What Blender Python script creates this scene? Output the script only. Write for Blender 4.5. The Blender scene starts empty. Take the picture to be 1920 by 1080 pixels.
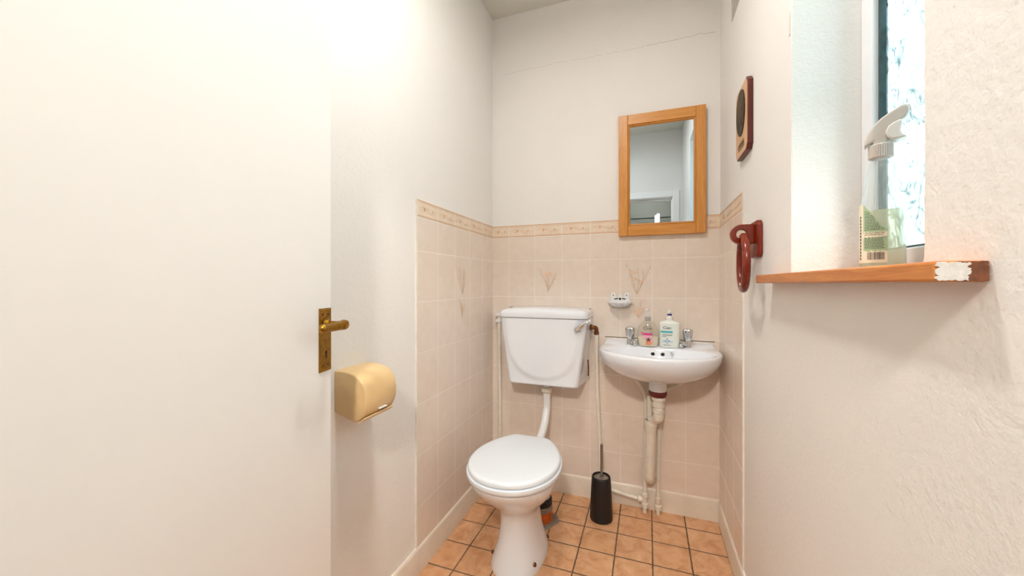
import bpy, bmesh, math, random
from mathutils import Vector, Matrix
random.seed(7)
PI = math.pi
SC = bpy.context.scene
COL = SC.collection
L, R, B, H, CEIL = -0.8408, 0.3190, 2.0071, 1.1271, 2.657     # tile faces / ceiling
PL, PR, PB = L - .005, R + .0049, B + .005                     # plaster faces
WF = -0.06                                                     # room face of the door wall

# ------------------------------------------------------------------ materials
def lin(c):
    return tuple(((v / 255) / 12.92 if v / 255 <= .04045 else ((v / 255 + .055) / 1.055) ** 2.4) for v in c) + (1,)

class NT:
    def __init__(s, name):
        s.m = bpy.data.materials.new(name); s.m.use_nodes = True
        s.t = s.m.node_tree; s.n = s.t.nodes; s.n.clear()
        s.out = s.n.new('ShaderNodeOutputMaterial')
    def new(s, typ, **k):
        n = s.n.new('ShaderNode' + typ)
        for a, v in k.items(): setattr(n, a, v)
        return n
    def link(s, a, b): s.t.links.new(a, b)
    def val(s, sock, v):
        if hasattr(v, 'is_linked') or hasattr(v, 'links'): s.link(v, sock)
        else: sock.default_value = v
    def math(s, op, a, b=None, c=None, clamp=False):
        n = s.new('Math', operation=op); n.use_clamp = clamp
        s.val(n.inputs[0], a)
        if b is not None: s.val(n.inputs[1], b)
        if c is not None: s.val(n.inputs[2], c)
        return n.outputs[0]
    def coord(s): return s.new('TexCoord').outputs['Object']
    def xyz(s, v):
        n = s.new('SeparateXYZ'); s.link(v, n.inputs[0]); return n.outputs
    def noise(s, vec, scale, detail=3, rough=.55, dist=0):
        n = s.new('TexNoise'); s.link(vec, n.inputs['Vector'])
        n.inputs['Scale'].default_value = scale; n.inputs['Detail'].default_value = detail
        n.inputs['Roughness'].default_value = rough; n.inputs['Distortion'].default_value = dist
        return n.outputs['Fac']
    def ramp(s, fac, stops):
        n = s.new('ValToRGB'); s.link(fac, n.inputs[0]); e = n.color_ramp.elements
        while len(e) < len(stops): e.new(.5)
        for i, (p, c) in enumerate(stops): e[i].position = p; e[i].color = c
        return n.outputs[0]
    def mix(s, fac, a, b, blend='MIX'):
        n = s.new('Mix', data_type='RGBA', blend_type=blend)
        s.val(n.inputs[0], fac); s.val(n.inputs[6], a); s.val(n.inputs[7], b)
        return n.outputs[2]
    def bump(s, h, strength=.3, dist=.002, normal=None):
        n = s.new('Bump'); s.link(h, n.inputs['Height'])
        n.inputs['Strength'].default_value = strength; n.inputs['Distance'].default_value = dist
        if normal is not None: s.link(normal, n.inputs['Normal'])
        return n.outputs[0]
    def bsdf(s, color, rough=.5, metal=0, normal=None, **k):
        p = s.new('BsdfPrincipled'); s.val(p.inputs['Base Color'], color); s.val(p.inputs['Roughness'], rough)
        p.inputs['Metallic'].default_value = metal
        if normal is not None: s.link(normal, p.inputs['Normal'])
        for a, v in k.items(): s.val(p.inputs[a.replace('_', ' ')], v)
        return p.outputs[0]
    def done(s, sh): s.link(sh, s.out.inputs[0]); return s.m

def simple(name, c, rough=.5, metal=0, var=.06, vs=30, bump=0, bs=200, **k):
    t = NT(name); co = t.coord(); f = t.noise(co, vs, 4)
    a = lin(c); d = tuple(min(1, x * (1 - var)) for x in a[:3]) + (1,); u = tuple(min(1, x * (1 + var)) for x in a[:3]) + (1,)
    colr = t.ramp(f, [(.3, d), (.7, u)])
    nm = t.bump(t.noise(co, bs, 3), bump, .001) if bump else None
    return t.done(t.bsdf(colr, rough, metal, nm, **k))

def plaster(name, c, strength=.35):
    t = NT(name); co = t.coord()
    big = t.noise(co, 1.7, 3); fine = t.noise(co, 210, 3, .6); mid = t.noise(co, 75, 2, .5)
    a = lin(c); colr = t.ramp(big, [(.3, tuple(x * .965 for x in a[:3]) + (1,)), (.7, a)])
    h = t.math('ADD', t.math('MULTIPLY', fine, .5), t.math('MULTIPLY', mid, .9))
    return t.done(t.bsdf(colr, .75, 0, t.bump(h, strength, .004)))

def grid(t, u, v, u0, du, v0, dv, w):
    """line mask (1 on the joints) and a random number per tile"""
    def axis(x, x0, d):
        q = t.math('DIVIDE', t.math('SUBTRACT', x, x0), d)
        fr = t.math('FRACT', q)
        e = t.math('MULTIPLY', t.math('MINIMUM', fr, t.math('SUBTRACT', 1.0, fr)), d)
        return e, t.math('FLOOR', q)
    eu, iu = axis(u, u0, du); ev, iv = axis(v, v0, dv)
    e = t.math('MINIMUM', eu, ev)
    mask = t.math('SUBTRACT', 1.0, t.math('DIVIDE', t.math('SUBTRACT', e, w * .55), w * .9), clamp=True)
    cx = t.new('CombineXYZ'); t.link(iu, cx.inputs[0]); t.link(iv, cx.inputs[1])
    wn = t.new('TexWhiteNoise'); t.link(cx.outputs[0], wn.inputs['Vector'])
    return mask, wn.outputs['Value']

def floor_mat():
    t = NT('terracotta_floor_tiles'); co = t.coord(); wob = t.noise(co, 60, 2)
    o = t.xyz(co); x = t.math('ADD', o[0], t.math('MULTIPLY', t.math('SUBTRACT', wob, .5), .004))
    y = t.math('ADD', o[1], t.math('MULTIPLY', t.math('SUBTRACT', wob, .5), -.004))
    mask, rnd = grid(t, x, y, -.4245, .1478, 1.611, .1485, .0028)
    n1 = t.noise(co, 14, 6, .65, 1.2); n2 = t.noise(co, 90, 4, .7)
    base = t.ramp(n1, [(.28, lin((184, 128, 88))), (.48, lin((213, 162, 120))), (.72, lin((230, 190, 150)))])
    base = t.mix(t.math('MULTIPLY', rnd, .35), base, lin((208, 150, 106)))
    spk = t.math('GREATER_THAN', n2, .69)
    base = t.mix(t.math('MULTIPLY', spk, .35), base, lin((150, 92, 58)))
    dirt = t.ramp(t.noise(co, 9, 3), [(.3, lin((84, 62, 44))), (.7, lin((128, 106, 84)))])
    colr = t.mix(mask, base, dirt)
    h = t.math('ADD', t.math('MULTIPLY', t.math('SUBTRACT', 1.0, mask), 1.0), t.math('MULTIPLY', n1, .25))
    rough = t.math('ADD', .38, t.math('MULTIPLY', mask, .4))
    return t.done(t.bsdf(colr, rough, 0, t.bump(h, .6, .0025)))

def tile_mat(name, horiz, u0, du=.1525):
    t = NT(name); co = t.coord(); o = t.xyz(co); u = o[horiz]; v = o[2]
    mask, rnd = grid(t, u, v, u0, du, 1.0565, .2, .0013)
    # the border strip has no joint at the regular row heights, only at its own lower edge
    inb = t.math('GREATER_THAN', v, 1.39)
    m2, _ = grid(t, u, v, u0, du, 1.390, 10.0, .0013)
    mask = t.math('ADD', t.math('MULTIPLY', mask, t.math('SUBTRACT', 1.0, inb)), t.math('MULTIPLY', m2, inb))
    low = t.math('LESS_THAN', t.math('ABSOLUTE', t.math('SUBTRACT', v, 1.390)), .0014)
    mask = t.math('MAXIMUM', mask, low)
    n1 = t.noise(co, 22, 5, .6); n2 = t.noise(co, 160, 3)
    base = t.ramp(n1, [(.3, lin((232, 217, 203))), (.7, lin((239, 226, 214)))])
    base = t.mix(t.math('MULTIPLY', rnd, .25), base, lin((234, 218, 203)))
    bord = t.ramp(n1, [(.3, lin((236, 214, 190))), (.7, lin((243, 226, 206)))])
    base = t.mix(inb, base, bord)
    colr = t.mix(mask, base, lin((246, 238, 228)))
    wv = t.new('TexWave'); wv.inputs['Scale'].default_value = 45; wv.inputs['Distortion'].default_value = 5
    wv.bands_direction = 'DIAGONAL'; t.link(co, wv.inputs['Vector'])
    h = t.math('ADD', t.math('SUBTRACT', 1.0, mask), t.math('MULTIPLY', wv.outputs['Fac'], .12))
    return t.done(t.bsdf(colr, t.math('ADD', .24, t.math('MULTIPLY', mask, .5)), 0, t.bump(h, .25, .0015)))

def wood(name, c1, c2, axis=2, scale=1.0, rough=.38):
    t = NT(name); co = t.coord(); mp = t.new('Mapping')
    s = [26 * scale] * 3; s[axis] = 1.6 * scale; mp.inputs['Scale'].default_value = s; t.link(co, mp.inputs[0])
    n = t.noise(mp.outputs[0], 4, 5, .6, 1.1); f = t.noise(mp.outputs[0], 24, 3, .6)
    v = t.math('ADD', t.math('MULTIPLY', n, .75), t.math('MULTIPLY', f, .25))
    colr = t.ramp(v, [(.32, lin(c1)), (.68, lin(c2))])
    return t.done(t.bsdf(colr, rough, 0, t.bump(f, .08, .001)))

def clear_plastic(name, tint, gloss=.12, milk=.0, milkc=(240, 240, 235)):
    t = NT(name); co = t.coord()
    tr = t.new('BsdfTransparent'); tr.inputs[0].default_value = lin(tint)
    gl = t.new('BsdfGlossy'); gl.inputs['Roughness'].default_value = .08
    lw = t.new('LayerWeight'); lw.inputs[0].default_value = .35
    nz = t.noise(co, 40, 2)
    fac = t.math('ADD', t.math('MULTIPLY', lw.outputs['Facing'], .45), t.math('MULTIPLY', nz, gloss), clamp=True)
    mx = t.new('MixShader'); t.link(fac, mx.inputs[0]); t.link(tr.outputs[0], mx.inputs[1]); t.link(gl.outputs[0], mx.inputs[2])
    sh = mx.outputs[0]
    if milk:
        df = t.new('BsdfTranslucent'); df.inputs[0].default_value = lin(milkc)
        d2 = t.new('BsdfDiffuse'); d2.inputs[0].default_value = lin(milkc)
        a = t.new('MixShader'); a.inputs[0].default_value = .5; t.link(df.outputs[0], a.inputs[1]); t.link(d2.outputs[0], a.inputs[2])
        m2 = t.new('MixShader'); m2.inputs[0].default_value = milk; t.link(sh, m2.inputs[1]); t.link(a.outputs[0], m2.inputs[2]); sh = m2.outputs[0]
    return t.done(sh)

def obscured_glass():
    t = NT('patterned_obscure_glass'); co = t.coord(); mp = t.new('Mapping')
    mp.inputs['Scale'].default_value = (1, 1.5, .8); mp.inputs['Rotation'].default_value = (.5, 0, 0); t.link(co, mp.inputs[0])
    def contour(sc, k, w, dist):
        n = t.noise(mp.outputs[0], sc, 1.5, .5, dist)
        fr = t.math('FRACT', t.math('MULTIPLY', n, k))
        return t.math('SUBTRACT', 1.0, t.math('DIVIDE', t.math('ABSOLUTE', t.math('SUBTRACT', fr, .5)), w), clamp=True)
    ln = t.math('MAXIMUM', contour(5.5, 6, .12, 1.8), contour(11, 3, .09, .9))
    bl = t.noise(co, 8, 2)
    tr = t.new('BsdfTransparent'); t.link(t.mix(bl, lin((178, 196, 198)), lin((214, 228, 228))), tr.inputs[0])
    tl = t.new('BsdfTranslucent'); tl.inputs[0].default_value = lin((92, 102, 101))
    gl = t.new('BsdfGlossy'); gl.inputs['Roughness'].default_value = .1
    nm = t.bump(ln, .6, .003); t.link(nm, gl.inputs['Normal']); t.link(nm, tl.inputs['Normal'])
    m1 = t.new('MixShader'); t.link(t.math('ADD', t.math('MULTIPLY', ln, .86), .04), m1.inputs[0])
    t.link(tr.outputs[0], m1.inputs[1]); t.link(tl.outputs[0], m1.inputs[2])
    m2 = t.new('MixShader'); m2.inputs[0].default_value = .06
    t.link(m1.outputs[0], m2.inputs[1]); t.link(gl.outputs[0], m2.inputs[2])
    return t.done(m2.outputs[0])

M = dict(
    wall=plaster('off_white_stippled_paint', (243, 240, 236), .32),
    ceil=plaster('ceiling_paint', (226, 224, 214), .2),
    hall=plaster('olive_grey_hall_paint', (50, 49, 40), .15),
    floor=floor_mat(),
    hallfloor=simple('brown_hall_carpet', (120, 104, 88), .95, var=.15, vs=200, bump=.4),
    tile_b=tile_mat('cream_tiles_back', 0, -.743, .1528),
    tile_l=tile_mat('cream_tiles_left', 1, 1.248, .1513),
    tile_r=tile_mat('cream_tiles_right', 1, 1.698, .1530),
    caulk=simple('white_caulk', (234, 226, 216), .6),
    stem=simple('printed_brown_stems', (218, 192, 166), .3, var=.08),
    petal=simple('printed_peach_petals', (238, 204, 176), .3, var=.1),
    rust=simple('printed_tan_lines', (222, 178, 138), .3, var=.1),
    crack=simple('dark_hairline', (150, 138, 124), .9, var=.3),
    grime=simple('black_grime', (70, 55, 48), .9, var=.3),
    skirt=simple('cream_gloss_paint', (234, 224, 210), .4, var=.05, vs=14, bump=.08, bs=60),
    doorp=simple('white_door_paint', (249, 247, 244), .45, var=.012, vs=3, bump=.03, bs=40),
    frame=simple('white_window_paint', (236, 238, 242), .35, var=.02),
    gasket=simple('dark_green_gasket', (52, 70, 72), .4, var=.3, vs=50),
    glass=obscured_glass(),
    sillw=wood('orange_varnished_sill', (176, 100, 42), (216, 142, 72), 1, .8, .32),
    sillbare=simple('bare_brown_timber', (112, 66, 40), .7, var=.35, vs=120, bump=.4),
    filler=simple('white_scratched_filler', (214, 212, 208), .8, var=.10, vs=160, bump=.5, bs=300),
    pine_v=wood('golden_pine_upright', (198, 128, 52), (224, 160, 84), 2, 1, .35),
    pine_h=wood('golden_pine_rail', (198, 128, 52), (224, 160, 84), 0, 1, .35),
    mahog=wood('red_stained_wood', (86, 18, 6), (146, 46, 14), 2, 1.5, .25),
    plaqueface=wood('tan_plaque_veneer', (206, 158, 116), (226, 184, 142), 2, 1, .45),
    plaqueedge=simple('dark_red_plaque_edge', (92, 32, 22), .35, var=.2),
    porcelain=simple('white_porcelain', (232, 236, 243), .10, var=.01, vs=5, Coat_Weight=.4),
    seatp=simple('white_seat_plastic', (236, 243, 250), .22, var=.008, vs=5),
    cer=simple('white_ceramic_dish', (238, 238, 240), .18, var=.03),
    rustring=simple('maroon_sealing_compound', (96, 24, 20), .5, var=.3, vs=80),
    pvc=simple('cream_painted_pipe', (232, 224, 210), .35, var=.06, vs=40, bump=.1),
    pvcw=simple('white_plastic_pipe', (238, 239, 240), .3, var=.02),
    brass=simple('aged_brass', (156, 114, 42), .36, 1, var=.25, vs=120, bump=.15),
    copper=simple('tarnished_brass_elbow', (122, 78, 44), .42, .8, var=.3, vs=150, bump=.2),
    chrome=simple('polished_chrome', (222, 224, 226), .09, 1, var=.03),
    steel=simple('dull_steel', (150, 148, 142), .34, 1, var=.2, vs=150),
    black=simple('black_plastic', (18, 12, 15), .5, var=.3, vs=40),
    dark=simple('dark_hole', (22, 20, 18), .8, var=.2),
    terracotta=simple('orange_clay_drain', (214, 104, 36), .7, var=.3, vs=50, bump=.3),
    mortar=simple('grey_mortar', (150, 138, 124), .9, var=.2, vs=80, bump=.5),
    cream=simple('cream_yellow_plastic', (234, 200, 146), .32, var=.03, vs=10),
    creamd=simple('cream_plastic_side', (222, 178, 124), .42, var=.06, vs=20, bump=.05),
    bronze=simple('dark_bronze_relief', (72, 60, 44), .5, .55, var=.5, vs=70, bump=1.0, bs=120),
    bottleclear=clear_plastic('clear_bottle_plastic', (252, 252, 249), .08),
    bottleclear2=clear_plastic('clear_spray_plastic', (248, 250, 250), .14, .18),
    soapmilk=simple('cream_liquid_soap', (238, 226, 204), .25, var=.02),
    palebody=simple('pale_bottle_body', (228, 232, 224), .25, var=.02),
    pumpw=simple('translucent_white_pump', (236, 234, 232), .25, var=.02),
    pumpg=simple('grey_bottle_collar', (176, 170, 168), .35, var=.08),
    navy=simple('navy_print', (28, 40, 120), .4, var=.1),
    ink=simple('dark_grey_print', (48, 52, 66), .4, var=.1),
    teal=simple('teal_print', (86, 186, 196), .4, var=.05),
    blue=simple('light_blue_print', (96, 164, 206), .4, var=.1),
    pink=simple('magenta_print', (216, 62, 138), .4, var=.08),
    palepink=simple('pale_pink_print', (240, 178, 190), .4, var=.08),
    orange=simple('orange_print', (238, 150, 110), .4, var=.1),
    sprayliq=clear_plastic('pale_yellow_cleaner', (252, 250, 236), .05, .4, (250, 246, 222)),
    labgreen=simple('sage_green_label', (172, 196, 158), .5, var=.1, vs=40),
    labcream=simple('cream_label', (236, 226, 204), .5, var=.04),
    headw=simple('white_spray_plastic', (232, 228, 224), .3, var=.02),
    headg=simple('warm_grey_spray_plastic', (206, 198, 190), .35, var=.03),
    vent=simple('white_painted_vent', (222, 214, 204), .6, var=.05),
    bulb=None)
t = NT('frosted_lamp_glass'); M['lampglass'] = t.done(t.bsdf(lin((245, 240, 230)), .4, 0, None, Emission_Color=lin((255, 240, 220)), Emission_Strength=4.0))  # glowing glass of the added ceiling fill lamp
t = NT('silvered_mirror'); nz = t.noise(t.coord(), 3, 2)
M['mirror'] = t.done(t.bsdf(t.ramp(nz, [(.3, lin((188, 202, 211))), (.7, lin((193, 206, 215)))]), .015, 1))

# ------------------------------------------------------------------ geometry helpers
EO = [0.0]
class MB:
    def __init__(s): s.bm = bmesh.new(); s.mi = 0
    def v(s, p): return s.bm.verts.new(p)
    def f(s, vs):
        try:
            q = s.bm.faces.new(vs); q.material_index = s.mi; return q
        except ValueError: return None
    def mat(s, i): s.mi = i; return s
    def box(s, a, b):
        x0, y0, z0 = a; x1, y1, z1 = b
        v = [s.v(p) for p in ((x0,y0,z0),(x1,y0,z0),(x1,y1,z0),(x0,y1,z0),(x0,y0,z1),(x1,y0,z1),(x1,y1,z1),(x0,y1,z1))]
        for q in ((3,2,1,0),(4,5,6,7),(0,1,5,4),(1,2,6,5),(2,3,7,6),(3,0,4,7)): s.f([v[i] for i in q])
        return s
    def loft(s, rings, cap0=True, cap1=True):
        vs = [[s.v(p) for p in r] for r in rings]; n = len(rings[0])
        for a, b in zip(vs, vs[1:]):
            for i in range(n): s.f([a[i], a[(i+1) % n], b[(i+1) % n], b[i]])
        if cap0: s.f(list(reversed(vs[0])))
        if cap1: s.f(vs[-1])
        return s
    def lathe(s, prof, c=(0,0,0), axis=(0,0,1), n=32, cap=True):
        q = Vector((0,0,1)).rotation_difference(Vector(axis)).to_matrix(); c = Vector(c)
        s.loft([[c + q @ Vector((r*math.cos(2*PI*i/n), r*math.sin(2*PI*i/n), h)) for i in range(n)] for r, h in prof], cap, cap)
        return s
    def tube(s, pts, r, n=14, smooth=True, sub=8):
        P = [Vector(p) for p in pts]
        rr = r if isinstance(r, (list, tuple)) else [r]*len(P)
        if smooth and len(P) > 2:
            Q, S = [], []
            for i in range(len(P)-1):
                p0 = P[max(i-1,0)]; p1 = P[i]; p2 = P[i+1]; p3 = P[min(i+2,len(P)-1)]
                for k in range(sub):
                    u = k/sub
                    Q.append(.5*((2*p1)+(p2-p0)*u+(2*p0-5*p1+4*p2-p3)*u*u+(3*p1-p0-3*p2+p3)*u**3)); S.append(rr[i]*(1-u)+rr[i+1]*u)
            Q.append(P[-1]); S.append(rr[-1]); P, rr = Q, S
        d = (P[1]-P[0]).normalized(); up = Vector((0,0,1)) if abs(d.z) < .9 else Vector((1,0,0))
        a = d.cross(up).normalized(); rings = []
        for i, p in enumerate(P):
            t = (P[min(i+1,len(P)-1)]-P[max(i-1,0)]).normalized()
            a = (a - t*a.dot(t)).normalized(); b = t.cross(a)
            rings.append([p + rr[i]*(math.cos(2*PI*k/n)*a + math.sin(2*PI*k/n)*b) for k in range(n)])
        return s.loft(rings)
    def torus(s, c, R_, r, ax_u, ax_v, n=56, m=16):
        c = Vector(c); U = Vector(ax_u); V = Vector(ax_v); W = U.cross(V); rings = []
        for i in range(n):
            d = math.cos(2*PI*i/n)*U + math.sin(2*PI*i/n)*V
            rings.append([s.v(c + d*(R_ + r*math.cos(2*PI*k/m)) + W*r*math.sin(2*PI*k/m)) for k in range(m)])
        for i in range(n):
            a, b = rings[i], rings[(i+1) % n]
            for k in range(m): s.f([a[k], b[k], b[(k+1) % m], a[(k+1) % m]])
        return s
    def prism(s, poly, to3, d0, d1):
        """poly of (a,b); to3(a,b,d) -> point"""
        s.loft([[to3(a, b, d0) for a, b in poly], [to3(a, b, d1) for a, b in poly]]); return s
    def ball(s, c, r, n=20, m=12, sc=(1,1,1)):
        c = Vector(c); rings = []
        for j in range(1, m):
            a = PI*j/m
            rings.append([c + Vector((r*sc[0]*math.sin(a)*math.cos(2*PI*i/n), r*sc[1]*math.sin(a)*math.sin(2*PI*i/n), -r*sc[2]*math.cos(a))) for i in range(n)])
        return s.loft(rings)
    def ribbon(s, pts, w, to3):
        """flat printed line through 2D points"""
        EO[0] += 3e-6
        n = len(pts); prev = None
        for i, (a, b) in enumerate(pts):
            p = Vector(pts[max(i-1,0)]); q = Vector(pts[min(i+1,n-1)]); d = (q-p)
            if d.length < 1e-9: continue
            d.normalize(); ww = w*(1-.5*i/(n-1)) if not isinstance(w, tuple) else w[0]
            o = Vector((-d.y, d.x))*ww/2
            cur = (s.v(to3(a+o.x, b+o.y)), s.v(to3(a-o.x, b-o.y)))
            if prev: s.f([prev[0], cur[0], cur[1], prev[1]])
            prev = cur
        return s
    def blob(s, a, b, ra, rb, ang, to3, n=10):
        EO[0] += 3e-6; ca, sa = math.cos(ang), math.sin(ang)
        s.f([s.v(to3(a + ra*math.cos(2*PI*i/n)*ca - rb*math.sin(2*PI*i/n)*sa, b + ra*math.cos(2*PI*i/n)*sa + rb*math.sin(2*PI*i/n)*ca)) for i in range(n)])
        return s
    def build(s, name, mats, parent=None, bevel=0, seg=3, sub=0, angle=35, local=False, recalc=True):
        if recalc: bmesh.ops.recalc_face_normals(s.bm, faces=s.bm.faces)
        me = bpy.data.meshes.new(name); s.bm.to_mesh(me); s.bm.free()
        for m in (mats if isinstance(mats, (list, tuple)) else [mats]): me.materials.append(m)
        o = bpy.data.objects.new(name, me); COL.objects.link(o)
        if parent is not None:
            o.parent = parent
            root = parent
            while root.parent: root = root.parent
            if not local: me.transform(Matrix.Translation(-Vector(root.location)))
        me.polygons.foreach_set('use_smooth', [True]*len(me.polygons))
        me.set_sharp_from_angle(angle=math.radians(angle))
        if bevel:
            b = o.modifiers.new('Bevel', 'BEVEL'); b.width = bevel; b.segments = seg; b.limit_method = 'ANGLE'; b.angle_limit = math.radians(40)
        if sub:
            u = o.modifiers.new('Subdivision', 'SUBSURF'); u.levels = sub; u.render_levels = sub
        return o

def thing(name, label, cat, loc=(0,0,0), rz=0, group=None):
    o = bpy.data.objects.new(name, None); COL.objects.link(o); o.location = loc; o.rotation_euler = (0,0,rz)
    o.empty_display_size = .05
    o['label'] = label; o['category'] = cat
    if group: o['group'] = group
    return o
def tag(o, label, cat, group=None):
    o['label'] = label; o['category'] = cat
    if group: o['group'] = group
    return o
def struct(o): o['kind'] = 'structure'; return o

# ------------------------------------------------------------------ room shell
m = MB().box((PL-.1, WF-.1, -.05), (PR+.28, B+.1, 0)); struct(m.build('floor', M['floor']))
m = MB().box((PL-.1, WF-.1, CEIL), (PR+.28, B+.1, CEIL+.05)); struct(m.build('ceiling', M['ceil']))
m = MB().box((PL-.1, WF, 0), (PL, B+.1, CEIL)); wall_left = struct(m.build('wall_left', M['wall']))

# back wall with its hairline crack
m = MB().box((PL, PB, 0), (PR, B+.1, CEIL))
m.mat(1); rc = random.Random(3); z = 2.331; seg = []
x = -.78
while x < .318:
    z += rc.uniform(-.0035, .0034); z += (2.326 - z)*.12
    seg.append((x, z)); x += rc.uniform(.006, .014)
i = 0
while i < len(seg)-3:
    k = rc.randint(3, 8)
    strong = seg[i][0] > -.05
    part = seg[i:i+k+1]
    if len(part) > 1: m.ribbon(part, ((.0011 if strong else .0006),), lambda a, b: (a, PB-.0004, b))
    i += k + (0 if strong else rc.randint(0, 2))
wall_back = struct(m.build('wall_back', [M['wall'], M['crack']], recalc=False))

# right wall with the window opening; the plaster arris is ragged
FX = .457
WY0, WY1, WZ0, WZ1, WX1 = .617, 1.075, 1.129, 2.30, FX+.030
m = MB(); rr = random.Random(11)
m.box((PR, WF, 0), (WX1, B+.1, WZ0)); m.box((PR, WF, WZ1), (WX1, B+.1, CEIL))
N = 150
for ye, yo, sgn in ((WY1, B+.1, 1), (WY0, WF, -1)):
    rows = []
    j = 0
    for k in range(N+1):
        zz = WZ0 + (WZ1-WZ0)*k/N
        j = .6*j + rr.uniform(-.0011, .0011)
        rows.append([(PR, yo, zz), (PR, ye + sgn*(.0022+j), zz), (PR+.0022+.4*j, ye+sgn*.0004, zz), (PR+.012, ye, zz), (WX1, ye, zz), (WX1, yo, zz)])
    m.loft(rows)
wall_right = struct(m.build('wall_right', M['wall'], angle=4))

MB().prism([(1.0785, 1.781), (1.084, 1.772), (1.088, 1.758), (1.0895, 1.729), (1.086, 1.7275), (1.080, 1.731)], lambda a, b, d: (PR-d, a, b), -.0005, .0016).build('paint_flake', M['caulk'], wall_right, bevel=.0004)

# wall with the doorway, behind the viewpoint
DX0, DX1, DZ = -.535, .225, 1.985
m = MB().box((PL-.1, WF-.1, 0), (DX0-.03, WF, CEIL)); m.box((DX1+.03, WF-.1, 0), (PR, WF, CEIL)); m.box((DX0-.03, WF-.1, DZ+.03), (DX1+.03, WF, CEIL))
struct(m.build('wall_front', M['wall']))
m = MB()
m.box((DX0-.03, WF-.1, 0), (DX0, WF, DZ)); m.box((DX1, WF-.1, 0), (DX1+.03, WF, DZ)); m.box((DX0-.03, WF-.1, DZ), (DX1+.03, WF, DZ+.03))
m.box((DX0-.07, WF, 0), (DX0-.008, WF+.014, DZ+.07)); m.box((DX1+.008, WF, 0), (DX1+.068, WF+.014, DZ+.07)); m.box((DX0-.008, WF, DZ+.008), (DX1+.008, WF+.014, DZ+.07))
m.box((DX0-.02, WF-.055, DZ-.014), (DX1, WF-.075, DZ))
struct(m.build('trim_1', M['doorp'], bevel=.003))

# hall behind the doorway (seen only in the mirror)
HY = WF-.1
m = MB().box((-1.3, HY-1.5, -.05), (1.3, HY, 0)); struct(m.build('floor', M['hallfloor']))
m = MB().box((-1.3, HY-1.5, 2.5), (1.3, HY, 2.55)); struct(m.build('ceiling', M['ceil']))
m = MB().box((-1.4, HY-1.6, 0), (1.4, HY-1.5, 2.55)); m.box((-1.4, HY-1.5, 2.06), (1.4, HY-1.48, 2.10)); struct(m.build('wall_hall_back', M['hall']))
m = MB().box((-1.4, HY-1.5, 0), (-1.3, HY, 2.55)); struct(m.build('wall_hall_left', M['hall']))
m = MB().box((1.3, HY-1.5, 0), (1.4, HY, 2.55)); struct(m.build('wall_hall_right', M['hall']))
m = MB().box((-1.3, HY-.02, 0), (PL-.1, HY, 2.5)); m.box((PR+.28, HY-.02, 0), (1.3, HY, 2.5)); struct(m.build('wall_hall_front', M['hall']))
# a white hall door standing ajar, edge towards the room
d2 = struct(bpy.data.objects.new('door_2', None)); COL.objects.link(d2); d2.location = (.125, HY-1.46, 0)
MB().box((.105, HY-1.46, .01), (.140, HY-.80, 1.99)).build('door_panel', M['doorp'], d2, bevel=.003)
MB().box((.085, HY-1.02, .01), (.0975, HY-.84, 1.98)).build('door_edge_strip', M['frame'], d2, bevel=.002)

# ------------------------------------------------------------------ tiling (children of their walls)
def vine(m, a0, b0, w, h, to3, rnd, k=7):
    """printed trailing sprig on one border tile"""
    m.mat(1)
    pts = [(a0 + w*i/24, b0 + h*.28*math.sin(i/24*2*PI + rnd.uniform(-.1,.1))) for i in range(25)]
    m.ribbon(pts, (.0016,), to3)
    for i in range(k):
        q = pts[int(2 + i*22/k)]; sg = 1 if i % 2 else -1; an = rnd.uniform(.5, 1.1)*sg
        m.mat(1).ribbon([q, (q[0]+.006*math.cos(an), q[1]+.006*math.sin(an)), (q[0]+.014*math.cos(an*1.1), q[1]+.013*math.sin(an*1.1))], .0016, to3)
        m.mat(2).blob(q[0]+.015*math.cos(an), q[1]+.0125*math.sin(an), .0062, .0026, an, to3)
    m.mat(3).blob(a0+w*.30, b0-h*.05, .0075, .0045, .8, to3); m.blob(a0+w*.30, b0+h*.1, .0065, .004, -.6, to3); m.blob(a0+w*.78, b0+h*.02, .006, .004, .4, to3)

def spray(m, a, b, h, to3, rnd, n=6):
    """printed flower spray on a picture tile: stems fan out from (a,b)"""
    for i in range(n):
        tip = ((-.36+.72*i/(n-1)+rnd.uniform(-.06, .06))*h, h*rnd.uniform(.55, 1.0))
        bend = rnd.uniform(-.06, .06)*h
        pts = [(a + tip[0]*u**1.15 + bend*math.sin(PI*u), b + tip[1]*u) for u in [j/12 for j in range(13)]]
        m.mat(1).ribbon(pts, .0028, to3)
        for u in (5, 7, 9, 11, 12):
            p = pts[u]; an = rnd.uniform(.3, 2.8)
            m.mat(2 if rnd.random() < .65 else 1).blob(p[0]+rnd.uniform(-.006,.006), p[1]+rnd.uniform(-.004,.004), rnd.uniform(.004,.0075), .0022, an, to3)
    for i in range(4):
        ca, cb = a + rnd.uniform(-.16,.16)*h, b + rnd.uniform(.3,.75)*h
        for k in range(4): m.mat(2).blob(ca+.006*math.cos(k*1.57+.4), cb+.006*math.sin(k*1.57+.4), .0062, .0032, k*1.57+.4, to3)

def border(m, a0, a1, joints, to3, seed):
    rnd = random.Random(seed)
    js = [a0] + [j for j in joints if a0 + .01 < j < a1 - .01] + [a1]
    for p, q in zip(js, js[1:]):
        for zz, ww in ((1.4555, .0034), (1.4490, .0014), (1.3985, .0014), (1.3935, .003)):
            m.mat(3).ribbon([(p+.0015, zz), (q-.0015, zz)], (ww,), to3)
        w = q - p
        if w > .05: vine(m, p+w*.07, 1.4235, w*.86, .032, to3, rnd, max(3, int(w/.021)))

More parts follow.
